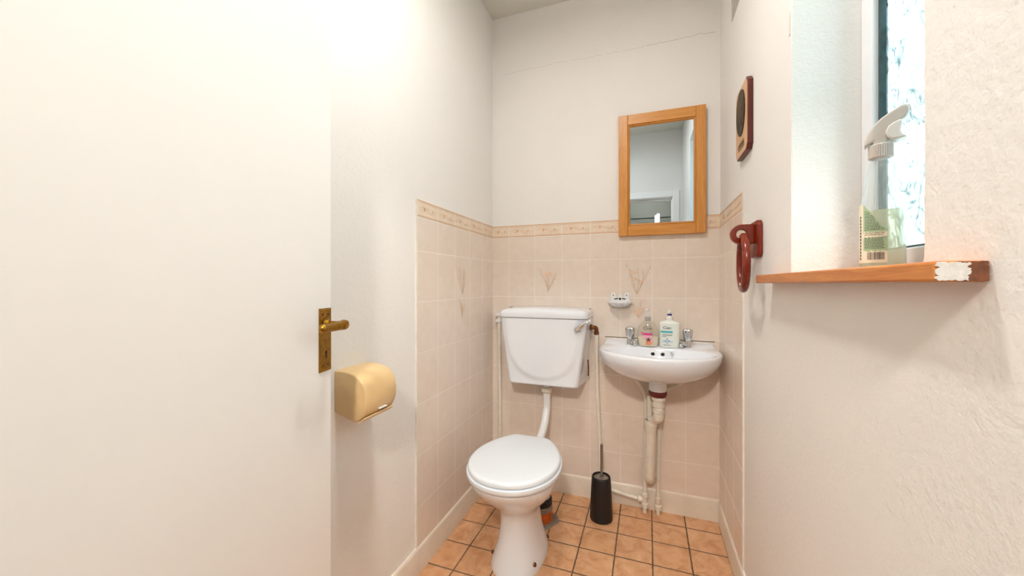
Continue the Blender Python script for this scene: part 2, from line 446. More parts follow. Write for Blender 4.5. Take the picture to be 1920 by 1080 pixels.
TM = [None, M['stem'], M['petal'], M['rust'], M['grime'], M['caulk']]
e = .0005
m = MB().box((L, B, .03), (R, PB, 1.4575))
tb = lambda a, b: (a, B-e-EO[0], b); EO[0] = 0
jb = [-.743 + .1528*k for k in range(8)]
border(m, L+.001, R-.001, jb, tb, 1)
rnd = random.Random(5)
spray(m, -.515, 1.082, .155, tb, rnd); spray(m, -.052, 1.075, .165, tb, rnd, 5); spray(m, -.045, .955, .09, tb, rnd, 4)
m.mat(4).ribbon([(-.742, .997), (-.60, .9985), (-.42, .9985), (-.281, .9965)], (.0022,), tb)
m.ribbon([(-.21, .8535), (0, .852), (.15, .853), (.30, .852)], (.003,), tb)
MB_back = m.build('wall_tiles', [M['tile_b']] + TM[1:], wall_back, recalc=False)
m = MB().box((PL, 1.245, .03), (L, B, 1.4575)); tl = lambda a, b: (L+e+EO[0], a, b); EO[0] = 0
border(m, 1.247, B-.001, [1.248 + .1513*k for k in range(1, 6)], tl, 2)
rnd = random.Random(9); spray(m, 1.628, 1.078, .16, tl, rnd, 4); spray(m, 1.622, .965, .09, tl, rnd, 3)
m.mat(5).box((PL-.0005, 1.2415, .03), (L+.0004, 1.2455, 1.4585))
m.build('wall_tiles', [M['tile_l']] + TM[1:], wall_left, recalc=False)
m = MB().box((R, 1.546, .03), (PR, B, 1.4575)); trr = lambda a, b: (R-e-EO[0], a, b); EO[0] = 0
border(m, 1.548, B-.001, [1.698 + .153*k for k in range(-1, 3)], trr, 3)
m.mat(5).box((R-.0004, 1.5425, .03), (PR+.0005, 1.5465, 1.4585))
m.build('wall_tiles', [M['tile_r']] + TM[1:], wall_right, recalc=False)

# skirting boards with a rounded top
def skirt(name, pts3, hh=.105):
    prof = [(0, 0), (.0065, 0), (.0065, hh-.012), (.0045, hh-.004), (.001, hh), (-.005, hh+.0005), (-.005, 0)]
    MBm = MB(); (p, q), nrm = pts3
    p, q, nrm = Vector(p), Vector(q), Vector(nrm); rings = []
    n = 24; rnd = random.Random(name)
    for i in range(n+1):
        w = rnd.uniform(-.0006, .0006); c = p + (q-p)*i/n
        rings.append([c + nrm*(a + (w if 0 < a else 0)) + Vector((0, 0, b)) for a, b in prof])
    return struct(MBm.loft(rings).build(name, M['skirt'], angle=30))
skirt('baseboard_left', (((L, WF, 0), (L, B, 0)), (1, 0, 0)), .104)
skirt('baseboard_back', (((L, B, 0), (R, B, 0)), (0, -1, 0)))
skirt('baseboard_right', (((R, WF, 0), (R, B, 0)), (-1, 0, 0)), .104)

# ------------------------------------------------------------------ window
w1 = struct(bpy.data.objects.new('window_1', None)); COL.objects.link(w1); w1.location = (.40, .846, WZ0)
FX = .457
m = MB(); fr = .044
m.box((FX, WY1-fr, 1.151), (FX+.029, WY1, WZ1)); m.box((FX, WY0, 1.151), (FX+.029, WY0+fr, WZ1))
m.box((FX, WY0+fr, 1.151), (FX+.029, WY1-fr, 1.151+fr)); m.box((FX, WY0+fr, WZ1-fr), (FX+.029, WY1-fr, WZ1))
m.build('window_frame', M['frame'], w1, bevel=.003)
m = MB(); g0, g1, q0, q1 = WY0+fr, WY1-fr, 1.151+fr, WZ1-fr; gt = .011
m.box((FX+.011, g1-gt*.5, q0), (FX+.022, g1, q1)); m.box((FX+.011, g0, q0), (FX+.022, g0+gt*.5, q1))
m.box((FX+.011, g0, q0), (FX+.022, g1, q0+gt*.5)); m.box((FX+.011, g0, q1-gt*.5), (FX+.022, g1, q1))
m.build('gasket', M['gasket'], w1)
MB().box((FX+.022, g0, q0), (FX+.028, g1, q1)).build('window_pane', M['glass'], w1)
# timber sill: inner board runs into the recess, front nosing overlaps the wall at both ends
SX, S0, S1, SZ0, SZ1 = .2815, .5185, 1.212, 1.129, 1.1512
m = MB().box((SX, S0, SZ0), (PR, S1, SZ1)); m.box((PR, WY0, SZ0), (FX+.01, WY1, SZ1))
sill = m.build('window_sill', M['sillw'], w1, bevel=.0035); sill['label'] = 'orange varnished timber board, worn bare at its near end'
rq = random.Random(4)
def jag(x0, x1, z0, z1, jit=.0016, n=14):
    P = []
    for i in range(n): P.append((x0 + (x1-x0)*i/n, z0 + rq.uniform(0, jit)))
    for i in range(n): P.append((x1 + rq.uniform(-jit, jit), z0 + (z1-z0)*i/n))
    for i in range(n): P.append((x1 - (x1-x0)*i/n, z1 - rq.uniform(0, jit)))
    for i in range(n): P.append((x0 + rq.uniform(-jit, jit), z1 - (z1-z0)*i/n))
    return P
m = MB().prism(jag(SX+.018, PR-.0015, SZ0+.0006, SZ1-.0006, .0006), lambda a, b, d: (a, d, b), S0-.0006, S0+.001)
m.build('worn_end_grain', M['sillbare'], sill, angle=60)
m = MB().prism(jag(SX+.002, SX+.0262, SZ0+.001, SZ1-.001, .0018), lambda a, b, d: (a, d, b), S0-.0012, S0+.001)
m.build('filler_patch', M['filler'], sill, angle=60)

# ------------------------------------------------------------------ open door with its brass lever handle
E_ = Vector((-.714, .700)); HG = Vector((DX0, WF+.0))
dv = E_ - HG; DW = dv.length; ang = math.atan2(dv.y, dv.x)
door = struct(bpy.data.objects.new('door_1', None)); COL.objects.link(door); door.location = (HG.x, HG.y, 0); door.rotation_euler = (0, 0, ang)
# local frame: x from hinge to free edge, -y into the room
MB().box((.002, 0, .008), (DW, .036, 1.975)).build('door_panel', M['doorp'], door, bevel=.0015, local=True)
hp0, hp1, hz0, hz1 = DW-.047, DW-.0035, .9245, 1.0705
m = MB().box((hp0, -.0028, hz0), (hp1, 0, hz1))
for k in range(46):
    zz = hz0+.003+k*(hz1-hz0-.006)/45
    m.ball((hp0+.0035, -.0030, zz), .0013, 8, 6); m.ball((hp1-.0035, -.0030, zz), .0013, 8, 6)
for k in range(12):
    xx = hp0+.004+k*(hp1-hp0-.008)/11
    m.ball((xx, -.0030, hz0+.0035), .0013, 8, 6); m.ball((xx, -.0030, hz1-.0035), .0013, 8, 6)
plate = m.build('handle_plate', M['brass'], door, local=True)
m = MB()
cxp = (hp0+hp1)/2
for sx in (-.010, .010): m.lathe([(.0030, 0), (.0030, .001), (.0012, .0016)], (cxp+sx, -.0028, hz1-.014), (0, -1, 0), 12); m.lathe([(.0030, 0), (.0030, .001), (.0012, .0016)], (cxp+sx, -.0028, hz0+.014), (0, -1, 0), 12)
m.build('screw', M['copper'], plate, local=True)
m = MB().lathe([(.0035, 0), (.0035, .0006)], (cxp+.002, -.0028, .968), (0, -1, 0), 14); m.box((cxp+.0002, -.0034, .954), (cxp+.0038, -.0028, .967))
m.build('keyhole', M['dark'], plate, local=True)
zl = 1.034
m = MB().lathe([(.0135, 0), (.0135, .004), (.010, .007), (.008, .010)], (cxp, -.0026, zl), (0, -1, 0), 24)
m.tube([(cxp, -.008, zl), (cxp, -.030, zl), (cxp-.001, -.046, zl), (cxp-.010, -.0535, zl), (cxp-.030, -.054, zl-.001), (cxp-.055, -.051, zl-.002), (cxp-.078, -.049, zl-.001)],
       [.0075, .0068, .0095, .0120, .0095, .0085, .0090], 16)
m.ball((cxp-.079, -.049, zl-.001), .0098, 16, 10)
m.tube([(cxp-.004, -.060, zl+.008), (cxp-.012, -.0655, zl), (cxp-.022, -.062, zl-.008)], .0016, 8)
m.build('lever_handle', M['brass'], door, local=True)

# ------------------------------------------------------------------ toilet pan, seat, lid
TX = -.503
tr = thing('toilet', 'white porcelain toilet pan with closed seat lid standing on the tiled floor', 'toilet', (TX, 1.47, 0))
def oval(cx, yc, a, front, back, z, n=56, pf=2.0, pb=2.0):
    P = []
    for i in range(n):
        th = 2*PI*i/n; c, s_ = math.cos(th), math.sin(th)
        p = pf if s_ < 0 else pb
        P.append(Vector((cx + a*math.copysign(abs(c)**(2/p), c), yc + (yc-front if s_ < 0 else back-yc)*math.copysign(abs(s_)**(2/p), s_), z)))
    return P
rings = []
for z, a, f_, b_, yc, pf, pb in ((0, .107, 1.335, 1.655, 1.50, 2.4, 2.6), (.012, .107, 1.335, 1.655, 1.50, 2.4, 2.6), (.03, .101, 1.345, 1.652, 1.50, 2.4, 2.6), (.06, .090, 1.358, 1.645, 1.50, 2.3, 2.6), (.10, .080, 1.372, 1.640, 1.50, 2.3, 2.5),
        (.15, .074, 1.380, 1.635, 1.50, 2.2, 2.4), (.19, .073, 1.382, 1.635, 1.49, 2.2, 2.4), (.215, .078, 1.376, 1.64, 1.48, 2.1, 2.4), (.24, .092, 1.360, 1.65, 1.46, 2.0, 2.3), (.27, .118, 1.325, 1.66, 1.44, 2.0, 2.3),
        (.30, .142, 1.288, 1.67, 1.43, 2.0, 2.3), (.33, .160, 1.256, 1.675, 1.42, 2.0, 2.3), (.355, .171, 1.236, 1.68, 1.42, 2.0, 2.3), (.372, .1745, 1.226, 1.68, 1.42, 2.0, 2.3), (.382, .175, 1.224, 1.68, 1.42, 2.0, 2.3), (.386, .171, 1.228, 1.676, 1.42, 2.0, 2.3)):
    rings.append(oval(TX, yc, a, f_, b_, z, 64, pf, pb))
pan = MB().loft(rings).build('pan', M['porcelain'], tr, angle=60)
m = MB().tube([(TX+.004, 1.60, .19), (TX+.012, 1.665, .235), (TX+.020, 1.715, .215), (TX+.022, 1.735, .16), (TX+.022, 1.737, .115)], [.052, .052, .050, .047, .045], 20)
m.build('outlet_bend', M['porcelain'], tr)
for sx, yy, zz in ((-.096, 1.415, .036), (.094, 1.405, .036), (.100, 1.585, .034), (-.100, 1.585, .034)):
    nx = math.copysign(1, sx)
    MB().lathe([(.0075, -.003), (.0075, .001), (.005, .0035), (.001, .004)], (TX+sx*.965, yy, zz), (nx*.8, -.35 if yy < 1.5 else .2, .5), 14).build('floor_screw', M['copper'], tr)
def seat_outline(z, inset=0, n=28):
    P = []; yc, a, fr_, bk, hb = 1.425, .186-inset, 1.212+inset, 1.664-inset, .100-inset
    for i in range(n+1):                        # front half ellipse, right to left
        th = PI*i/n; P.append(Vector((TX + a*math.copysign(abs(math.cos(th))**.94, math.cos(th)), yc - (yc-fr_)*math.sin(th), z)))
    k = 14
    side = []
    for i in range(1, k+1):
        u = i/k; side.append((hb + (a-hb)*(1-u**2.1), yc + (bk-.012-yc)*u))
    for x_, y_ in side: P.append(Vector((TX-x_, y_, z)))
    P.append(Vector((TX-hb+.016, bk, z)))
    P.append(Vector((TX+hb-.016, bk, z)))
    for x_, y_ in reversed(side): P.append(Vector((TX+x_, y_, z)))
    return P
m = MB().loft([seat_outline(.3868, .014), seat_outline(.3882, .003), seat_outline(.392, 0), seat_outline(.402, 0), seat_outline(.4060, .0005), seat_outline(.4075, .004), seat_outline(.4078, .014)])
seat = m.build('seat', M['seatp'], tr, angle=50)
rg = [seat_outline(.4100, .014), seat_outline(.4112, .007), seat_outline(.414, .006), seat_outline(.423, .006), seat_outline(.4275, .009), seat_outline(.4305, .014), seat_outline(.4318, .021)]
for q, zz in ((.8, .4325), (.55, .4332), (.3, .4336), (.1, .4338)):
    c = Vector((TX, 1.435, 0)); base = seat_outline(0, .021)
    rg.append([Vector((c.x + (p.x-c.x)*q, c.y + (p.y-c.y)*q, zz)) for p in base])
m = MB().loft(rg); m.build('seat_lid', M['seatp'], tr, angle=50)
for sx in (-.072, .072): m = MB().tube([(TX+sx-.02, 1.668, .402), (TX+sx+.02, 1.668, .402)], .0085, 12); m.lathe([(.011, .386), (.011, .396), (.006, .400)], (TX+sx, 1.668, 0), n=14); m.build('seat_hinge', M['seatp'], tr)

# orange clay drain socket behind the pan
dr = thing('drain_socket', 'broken orange clay drain socket in the floor behind the toilet', 'drain pipe', (TX+.022, 1.737, 0))
m = MB().lathe([(.054, 0), (.054, .058), (.048, .058)], (TX+.022, 1.737, 0), n=28); m.build('clay_socket', M['terracotta'], dr)
m = MB().lathe([(.055, .058), (.057, .062), (.056, .078), (.052, .082)], (TX+.022, 1.737, 0), n=28); m.build('mortar_collar', M['mortar'], dr)
m = MB().lathe([(.052, .082), (.054, .085), (.054, .108), (.050, .113), (.046, .113)], (TX+.022, 1.737, 0), n=28); m.build('rubber_sleeve', M['black'], dr)
m = MB(); rq = random.Random(6)
m.loft([[Vector((TX+.022 + (r_ + .008*math.sin(3*a_) + .004*math.sin(7*a_+1))*math.cos(a_), 1.737 + (r_ + .008*math.sin(3*a_))*math.sin(a_), z_)) for a_ in [2*PI*i/40 for i in range(40)]] for r_, z_ in ((.082, 0.0002), (.078, .004), (.062, .010))])
m.build('mortar_bed', M['mortar'], dr)

# ------------------------------------------------------------------ cistern
CX = -.502
cr = thing('toilet_cistern', 'white porcelain cistern hung on the tiled wall above the toilet', 'cistern', (CX, B, .617))
def sm(x): x = max(0, min(1, x)); return x*x*(3-2*x)
def rrect(cx, hw_f, hw_b, yf, yb, r, z, bul=None, nf=64, nc=8, ns=8):
    P = []
    def add(x, y): P.append([x, y, z])
    for i in range(nf+1): add(cx - hw_f + r + (2*hw_f-2*r)*i/nf, yf)
    for i in range(1, nc): a = -PI/2 + PI/2*i/nc; add(cx+hw_f-r+r*math.cos(a), yf+r+r*math.sin(a))
    for i in range(ns+1): u = i/ns; add(cx+hw_f+(hw_b-hw_f)*u, yf+r+(yb-yf-r)*u)
    for i in range(1, 12): add(cx+hw_b-2*hw_b*i/12, yb)
    for i in range(ns+1): u = 1-i/ns; add(cx-hw_f-(hw_b-hw_f)*u, yf+r+(yb-yf-r)*u)
    for i in range(1, nc): a = PI + PI/2*i/nc; add(cx-hw_f+r+r*math.cos(a), yf+r+r*math.sin(a))
    if bul:
        for p in P:
            if p[1] < yf + r: p[1] -= bul(p[0]-cx, z)*max(0, 1-(p[1]-yf)/r)
    return [Vector(p) for p in P]
def bul(dx, z):
    zc = .885
    if z > zc: q = abs(dx)/(.203+.012*(z-zc)/.07)
    else: q = (abs(dx/.203)**2.3 + abs((z-zc)/.257)**2.3)**(1/2.3)
    return .0075*sm((1.0-q)/.14)
rings = []
nz = 60
for k in range(nz+1):
    u = k/nz; z = .617 + .336*u
    rings.append(rrect(CX, .181+.044*u**.9, .200+.029*u, 1.838-.012*u, B-.0005, .022, z, bul))
r0 = [Vector((CX+(p.x-CX)*.975, 1.93+(p.y-1.93)*.955 if p.y < 2.0 else p.y, .6135)) for p in rings[0]]
MB().loft([r0] + rings).build('tank', M['porcelain'], cr, angle=60)
rings = []
for ins, z in ((.006, .9545), (.001, .956), (0, .959), (0, .978), (.002, .987), (.007, .995), (.015, 1.000), (.03, 1.003), (.055, 1.0055), (.085, 1.0065)):
    ring = rrect(CX, .229-ins, .231-ins*.6, 1.815+ins, B-.0005-ins*.25, max(.028-ins*.2, .006), z)
    wgt = max(0, min(1, (z-.975)/.02))
    for p_ in ring: p_.z += wgt*(.009*(1-((p_.x-CX)/.229)**2)-.007)
    rings.append(ring)
MB().loft(rings).build('tank_lid', M['porcelain'], cr, angle=60)
lx, ly, lz = -.313, 1.818, .913
m = MB().lathe([(.017, 0), (.017, .004), (.013, .009), (.008, .011)], (lx-.006, ly+.012, lz-.004), (0, -1, 0), 24)
m.tube([(lx-.010, ly-.006, lz-.006), (lx+.005, ly-.014, lz+.006), (lx+.030, ly-.017, lz+.025), (lx+.056, ly-.012, lz+.041)], [.0125, .0115, .0075, .0045], 16)
m.ball((lx-.010, ly-.006, lz-.006), .0125, 16, 10)
m.build('flush_lever', M['chrome'], cr)
fp = MB().tube([(CX+.001, 1.93, .607), (CX+.001, 1.93, .53), (CX+.001, 1.926, .47), (CX, 1.88, .40), (CX, 1.80, .362), (CX, 1.70, .350), (CX, 1.665, .349)], .0195, 18)
fp.build('flush_pipe', M['pvcw'], cr)
MB().lathe([(.021, .585), (.0285, .584), (.0285, .563), (.024, .557), (.0205, .553)], (CX+.001, 1.93, 0), n=20).build('pipe_nut', M['pvc'], cr, bevel=.001)
MB().tube([(-.287, 1.935, .74), (-.286, 1.945, .70), (-.288, 1.95, .655)], .003, 8).build('overflow_wire', M['copper'], cr)

# ------------------------------------------------------------------ pipes
PG = 'painted pipes on the back wall'
p = thing('water_pipe', 'thin cream painted pipe rising left of the cistern into the corner', 'pipe', (-.79, B-.015, 0), group=PG)
MB().tube([(-.797, B-.0165, .955), (-.795, B-.0165, .70), (-.792, B-.0165, .45), (-.790, B-.0165, .11), (-.790, B-.0165, .0)], .0105, 14).build('pipe', M['pvc'], p)
m = MB()
for zz in (.952, .918): m.box((-.815, B-.030, zz-.008), (-.783, B, zz+.008))
m.build('pipe_clip', M['pvcw'], p, bevel=.003)
p = thing('water_pipe', 'cream painted pipe with brass elbow dropping between cistern and basin', 'pipe', (-.24, B-.02, 0), group=PG)
px_ = lambda pts: pts
MB().tube([(-.2475, 1.965, .880), (-.2475, 1.968, .80), (-.2445, 1.968, .62), (-.238, 1.968, .45), (-.231, 1.968, .30), (-.225, 1.968, .14), (-.215, 1.972, .088), (-.17, 1.975, .077), (-.10, 1.975, .066), (-.0485, 1.972, .0615)], .0095, 14).build('pipe', M['pvc'], p)
m = MB().tube([(-.283, 1.955, .905), (-.262, 1.957, .905), (-.2495, 1.961, .900), (-.2475, 1.964, .886), (-.2475, 1.965, .872)], .0105, 14)
m.lathe([(.015, -.005), (.015, .010)], (-.279, 1.955, .905), (1, 0, 0), 6); m.lathe([(.014, -.006), (.014, .008)], (-.2475, 1.965, .876), (0, 0, -1), 6)
m.build('brass_elbow', M['copper'], p, bevel=.001)
p = thing('water_pipe', 'cream painted pipe left of the basin waste with tee fitting at the skirting', 'pipe', (-.01, 1.97, 0), group=PG)
MB().tube([(-.078, 1.90, .700), (-.060, 1.935, .668), (-.028, 1.962, .62), (-.010, 1.970, .57), (-.008, 1.970, .50), (-.011, 1.970, .30), (-.013, 1.970, .10), (-.014, 1.970, .0)], .0105, 14).build('pipe', M['pvc'], p)
m = MB().lathe([(.0105, .098), (.0155, .096), (.0155, .078), (.0125, .074), (.0125, .048), (.0165, .046), (.0165, .026), (.0105, .022)], (-.0135, 1.970, 0), n=18)
m.lathe([(.0095, 0), (.015, .002), (.015, .018), (.0115, .022), (.0115, .036)], (-.047, 1.970, .061), (1, 0, 0), 18)
m.build('tee_fitting', M['pvc'], p)
p = thing('water_pipe', 'cream painted pipe curving under the right tap then down right of the basin waste', 'pipe', (.05, 1.975, 0), group=PG)
MB().tube([(.165, 1.925, .700), (.160, 1.94, .672), (.140, 1.955, .648), (.100, 1.972, .622), (.068, 1.978, .596), (.056, 1.980, .55), (.054, 1.980, .45), (.050, 1.979, .25), (.0475, 1.978, .10), (.047, 1.978, .0)], .0095, 14).build('pipe', M['pvc'], p)
MB().lathe([(.0095, .082), (.0145, .080), (.0145, .060), (.012, .056), (.012, .044), (.0165, .042), (.0165, .022), (.0105, .018)], (.0473, 1.978, 0), n=18).build('pipe_nut', M['pvc'], p)

# ------------------------------------------------------------------ basin
BX = .0435
br = thing('wash_basin', 'white wall-hung wash basin with two chrome taps under the mirror', 'basin', (BX, B, .68))
def zr(y): return .8245 + .018*sm((y-1.955)/.047)
def bout(n=60):
    P = []
    for i in range(n+1):
        th = PI*i/n; c = math.cos(th)
        P.append((BX + .2635*math.copysign(abs(c)**.92, c), 1.872 - .252*math.sin(th)**.95))
    for i in range(1, 8): u = i/8; P.append((BX-.2635+.020*u**2, 1.872+(B-.0006-1.872)*u))
    for i in range(0, 25): u = i/24; P.append((BX-.2435+.487*u, B-.0006))
    for i in range(1, 8): u = 1-i/8; P.append((BX+.2635-.020*u**2, 1.872+(B-.0006-1.872)*u))
    return P
O = bout(); cbx, cby, ba, bb = BX, 1.780, .2230, .1275
def bell(k, dz, ycen=cby):
    P = []
    for x, y in O:
        a = math.atan2((y-cby)/bb, (x-cbx)/ba)
        px, py = cbx + ba*k*math.cos(a), ycen + bb*k*math.sin(a)
        P.append(Vector((px, py, zr(py)+dz)))
    return P
def bins(i, dz):
    P = []
    for x, y in O:
        d = Vector((x-BX, y-1.84)); f = max(0, 1 - i/d.length)
        yy = 1.84+d.y*f
        if y > B-.002: yy = y
        P.append(Vector((BX+d.x*f, yy, zr(yy)+dz)))
    return P
rings = []
for k in range(22, -1, -1):                    # outside, bottom to rim
    t_ = k/22; s_ = (1-t_**2.1)**.57 if t_ < 1 else 0
    s_ = max(s_, .17)
    P = []
    for x, y in O:
        yy = 1.935 + (y-1.935)*s_ if y < B-.002 else y
        if y >= 1.872: yy = 1.935 + (1.872-1.935)*s_ + (y-1.872)/(B-.0006-1.872)*(B-.0006-1.935+.063*s_)
        P.append(Vector((BX+(x-BX)*s_, yy, (zr(y)-.008)*(1-t_)+.664*t_)))
    rings.append(P)
rings += [bins(.0015, -.003), bins(.005, 0), bins(.010, .0015), bell(1.045, .0012), bell(1.0, -.002), bell(.975, -.010), bell(.94, -.030), bell(.88, -.055), bell(.78, -.080), bell(.6, -.100), bell(.35, -.112), bell(.1, -.116)]
MB().loft(rings).build('bowl', M['porcelain'], br, angle=70)
# overflow holes and the chain stay on the inner back slope
def slope_pt(x, dz):       # point on the back slope of the bowl
    prof = [(1.0, -.002), (.975, -.010), (.94, -.030), (.88, -.055), (.78, -.080)]
    for (k0, d0), (k1, d1) in zip(prof, prof[1:]):
        if d1 <= dz <= d0:
            k = k0+(k1-k0)*(dz-d0)/(d1-d0); break
    s_ = math.sqrt(max(0, 1-((x-cbx)/(ba*k))**2)); y = cby+bb*k*s_
    return Vector((x, y, zr(y)+dz))
for xx in (.0225, .066):
    c = slope_pt(xx, -.028)
    m = MB().lathe([(.0095, -.004), (.0095, .0012), (.0075, .0016)], c, (0, -1, .12), 20); hl = m.build('overflow_hole', M['steel'], br)
    MB().lathe([(.0072, -.003), (.0072, .0021)], c, (0, -1, .12), 20).build('hole_shadow', M['dark'], hl)
c = slope_pt(.1065, -.020)
m = MB().lathe([(.007, -.003), (.007, .002), (.004, .006)], c, (0, -1, .12), 16); m.ball(c+Vector((0, -.008, 0)), .0055, 14, 10)
for k in range(9): q = slope_pt(.1065, -.026-.005*k); m.ball(q+Vector((0, -.004, .0)), .0018, 8, 6)
m.build('chain_stay', M['chrome'], br)
def tap(tx, ty, sp, fluted):
    zb = zr(ty)
    m = MB().lathe([(.0205, zb-.002), (.0205, zb+.004), (.0165, zb+.008), (.0155, zb+.022), (.0145, zb+.034), (.010, zb+.037)], (tx, ty, 0), n=24)
    tp = m.build('tap', M['chrome'], br)
    dx, dy = sp
    m = MB().tube([(tx, ty, zb+.018), (tx+dx*.35, ty+dy*.35, zb+.023), (tx+dx*.8, ty+dy*.8, zb+.022), (tx+dx, ty+dy, zb+.014)], [.0095, .0105, .010, .009], 16)
    m.ball((tx+dx, ty+dy, zb+.016), .0102, 16, 10)
    m.build('spout', M['chrome'], tp)
    n = 48; rings = []
    for r_, z_, fl in ((.011, .034, 0), (.0135, .037, .2), (.0165, .048, .8), (.0195, .062, 1), (.0215, .078, 1), (.0215, .086, 1), (.0185, .0905, .6), (.012, .0925, 0), (.003, .093, 0)):
        rings.append([Vector((tx + r_*(1+fl*.10*math.cos(fluted*a))*math.cos(a), ty + r_*(1+fl*.10*math.cos(fluted*a))*math.sin(a), zb+z_)) for a in [2*PI*i/n for i in range(n)]])
    MB().loft(rings).build('tap_handle', M['chrome'], tp, angle=60)
tap(-.081, 1.940, (.024, -.030), 6); tap(.176, 1.940, (-.030, -.030), 5)
wc = (.0440, 1.865)
MB().lathe([(.036, .690), (.0395, .680), (.0395, .640), (.037, .634)], (wc[0], wc[1], 0), n=28).build('waste_collar', M['porcelain'], br)

# waste trap below the basin
wp = thing('waste_pipe', 'cream waste trap and downpipe below the wash basin', 'waste pipe', (wc[0], wc[1], 0))
MB().lathe([(.034, .6458), (.039, .644), (.040, .632), (.036, .622), (.028, .6195)], (wc[0], wc[1], 0), n=28).build('sealing_ring', M['rustring'], wp)
m = MB().lathe([(.024, .6192), (.0295, .618), (.0295, .603), (.0235, .600), (.0235, .592), (.0285, .590), (.0285, .574), (.0240, .571), (.0240, .560), (.0275, .558), (.0275, .546), (.0240, .543), (.0235, .530), (.0225, .518), (.018, .508)], (wc[0]+.003, wc[1], 0), n=28)
m.tube([(wc[0]+.002, wc[1], .535), (wc[0]-.004, wc[1]+.010, .512), (wc[0]-.014, wc[1]+.030, .500), (wc[0]-.026, wc[1]+.046, .492)], .0205, 16)
m.tube([(wc[0]-.034, wc[1]+.050, .490), (wc[0]-.034, wc[1]+.060, .605)], .0125, 16)
m.build('trap', M['pvc'], wp, bevel=.0006)
vx, vy = wc[0]-.030, wc[1]+.050
m = MB().lathe([(.022, .490), (.0315, .488), (.0315, .468), (.0270, .466), (.0270, .456), (.022, .454)], (vx, vy, 0), n=24); m.build('trap_nut', M['pvc'], wp)
MB().tube([(vx, vy, .490), (vx, vy, .446), (vx, vy, .430), (vx-.001, vy+.002, .39), (vx-.005, vy+.008, .28), (vx-.006, vy+.018, .205), (vx-.002, vy+.070, .175)], [.0228, .0262, .0228, .0228, .0228, .0232, .0232], 20).build('downpipe', M['pvc'], wp)
m = MB(); m.ball((vx+.001, B-.008, .162), .024, 20, 12, (1.1, .55, .9)); m.build('wall_collar', M['pvc'], wp)

wp.location.z = -.012
# ------------------------------------------------------------------ soap bottles on the basin deck
def text_mesh(s_, size, to3, mat, parent, name='print_text', align='LEFT', x0=0, z0=0, width=None):
    cu = bpy.data.curves.new('txt', 'FONT'); cu.body = s_; cu.size = size; cu.align_x = align; cu.resolution_u = 3
    ob = bpy.data.objects.new('txt', cu); COL.objects.link(ob)
    dg = bpy.context.evaluated_depsgraph_get(); me = bpy.data.meshes.new_from_object(ob.evaluated_get(dg))
    bpy.data.objects.remove(ob); bpy.data.curves.remove(cu)
    xs = [v.co.x for v in me.vertices]; k = 1
    if width: k = width/(max(xs)-min(xs))
    for v in me.vertices: v.co = Vector(to3(x0+v.co.x*k, z0+v.co.y))
    me.name = name; me.materials.append(mat)
    o = bpy.data.objects.new(name, me); COL.objects.link(o); o.parent = parent; return o

def bottle_ring(hw, hd, z, p=2.4, n=40):
    P = []
    for i in range(n):
        a = 2*PI*i/n; c, s_ = math.cos(a), math.sin(a)
        P.append(Vector((hw*math.copysign(abs(c)**(2/p), c), hd*math.copysign(abs(s_)**(2/p), s_), z)))
    return P
SZ = .8266
# left: clear rounded pump bottle, half full
bl = thing('soap_bottle', 'clear rounded hand soap bottle with pink label, half full, between left tap and pale bottle', 'soap bottle', (.0005, 1.931, SZ+.0005), 0, 'soap bottles on the basin')
prof = [(.036, 0), (.044, .002), (.048, .012), (.0505, .030), (.051, .050), (.0485, .072), (.042, .092), (.031, .108), (.019, .118), (.0135, .123), (.0125, .128)]
dep = lambda hw: .012 + .017*min(1, hw/.05)
MB().loft([bottle_ring(hw, dep(hw), z) for hw, z in prof]).build('bottle', M['bottleclear'], bl, angle=60, local=True)
MB().loft([bottle_ring(hw-.002, dep(hw)-.002, max(z, .002)) for hw, z in prof[:4]] + [bottle_ring(.0488, .0268, .047)]).build('liquid_soap', M['soapmilk'], bl, angle=60, local=True)
MB().lathe([(.0125, .1235), (.0140, .125), (.0140, .141), (.0115, .143)], (0, 0, 0), n=20).build('collar', M['pumpg'], bl, local=True)
m = MB().lathe([(.0085, .143), (.0075, .160), (.006, .168), (.0075, .170), (.0085, .178), (.006, .182)], (0, 0, 0), n=16); m.tube([(0, 0, .176), (-.004, -.018, .178), (-.006, -.032, .172)], [.0055, .005, .004], 10)
m.build('pump', M['pumpw'], bl, local=True)
MB().tube([(.002, .004, .12), (.003, .006, .06), (.006, .004, .008)], .0025, 8).build('dip_tube', M['pumpw'], bl, local=True)
def surf_l(a, b, off=.0012):
    z = b; hw = prof[0][0]
    for (h0, z0), (h1, z1) in zip(prof, prof[1:]):
        if z0 <= z <= z1: hw = h0+(h1-h0)*(z-z0)/(z1-z0)
    c = min(.999, abs(a)/hw); return (a, -dep(hw)*(1-c**2.4)**(1/2.4)-off, z)
text_mesh('Cien', .021, surf_l, M['ink'], bl, x0=-.022, z0=.082)
m = MB()
def strip(m, a0, a1, b0, b1, f, n=10):
    for i in range(n):
        u0, u1 = a0+(a1-a0)*i/n, a0+(a1-a0)*(i+1)/n
        m.f([m.v(f(u0, b0)), m.v(f(u1, b0)), m.v(f(u1, b1)), m.v(f(u0, b1))])
strip(m, -.024, .020, .0560, .066, surf_l); m.blob(-.026, .067, .005, .0025, .8, surf_l)
m.build('label_band', M['pink'], bl, local=True, recalc=False)
m = MB(); strip(m, -.024, .020, .042, .0545, lambda a, b: surf_l(a, b, .0010)); m.blob(.008, .026, .016, .014, .3, lambda a, b: surf_l(a, b, .0010), 18); m.build('label_tint', M['palepink'], bl, local=True, recalc=False)
m = MB()
for k in range(5): m.blob(.004+.009*math.cos(k*1.256), .020+.007*math.sin(k*1.256), .0075, .004, k*1.256, lambda a, b: surf_l(a, b, .0015))
m.build('label_flower', M['orange'], bl, local=True, recalc=False)
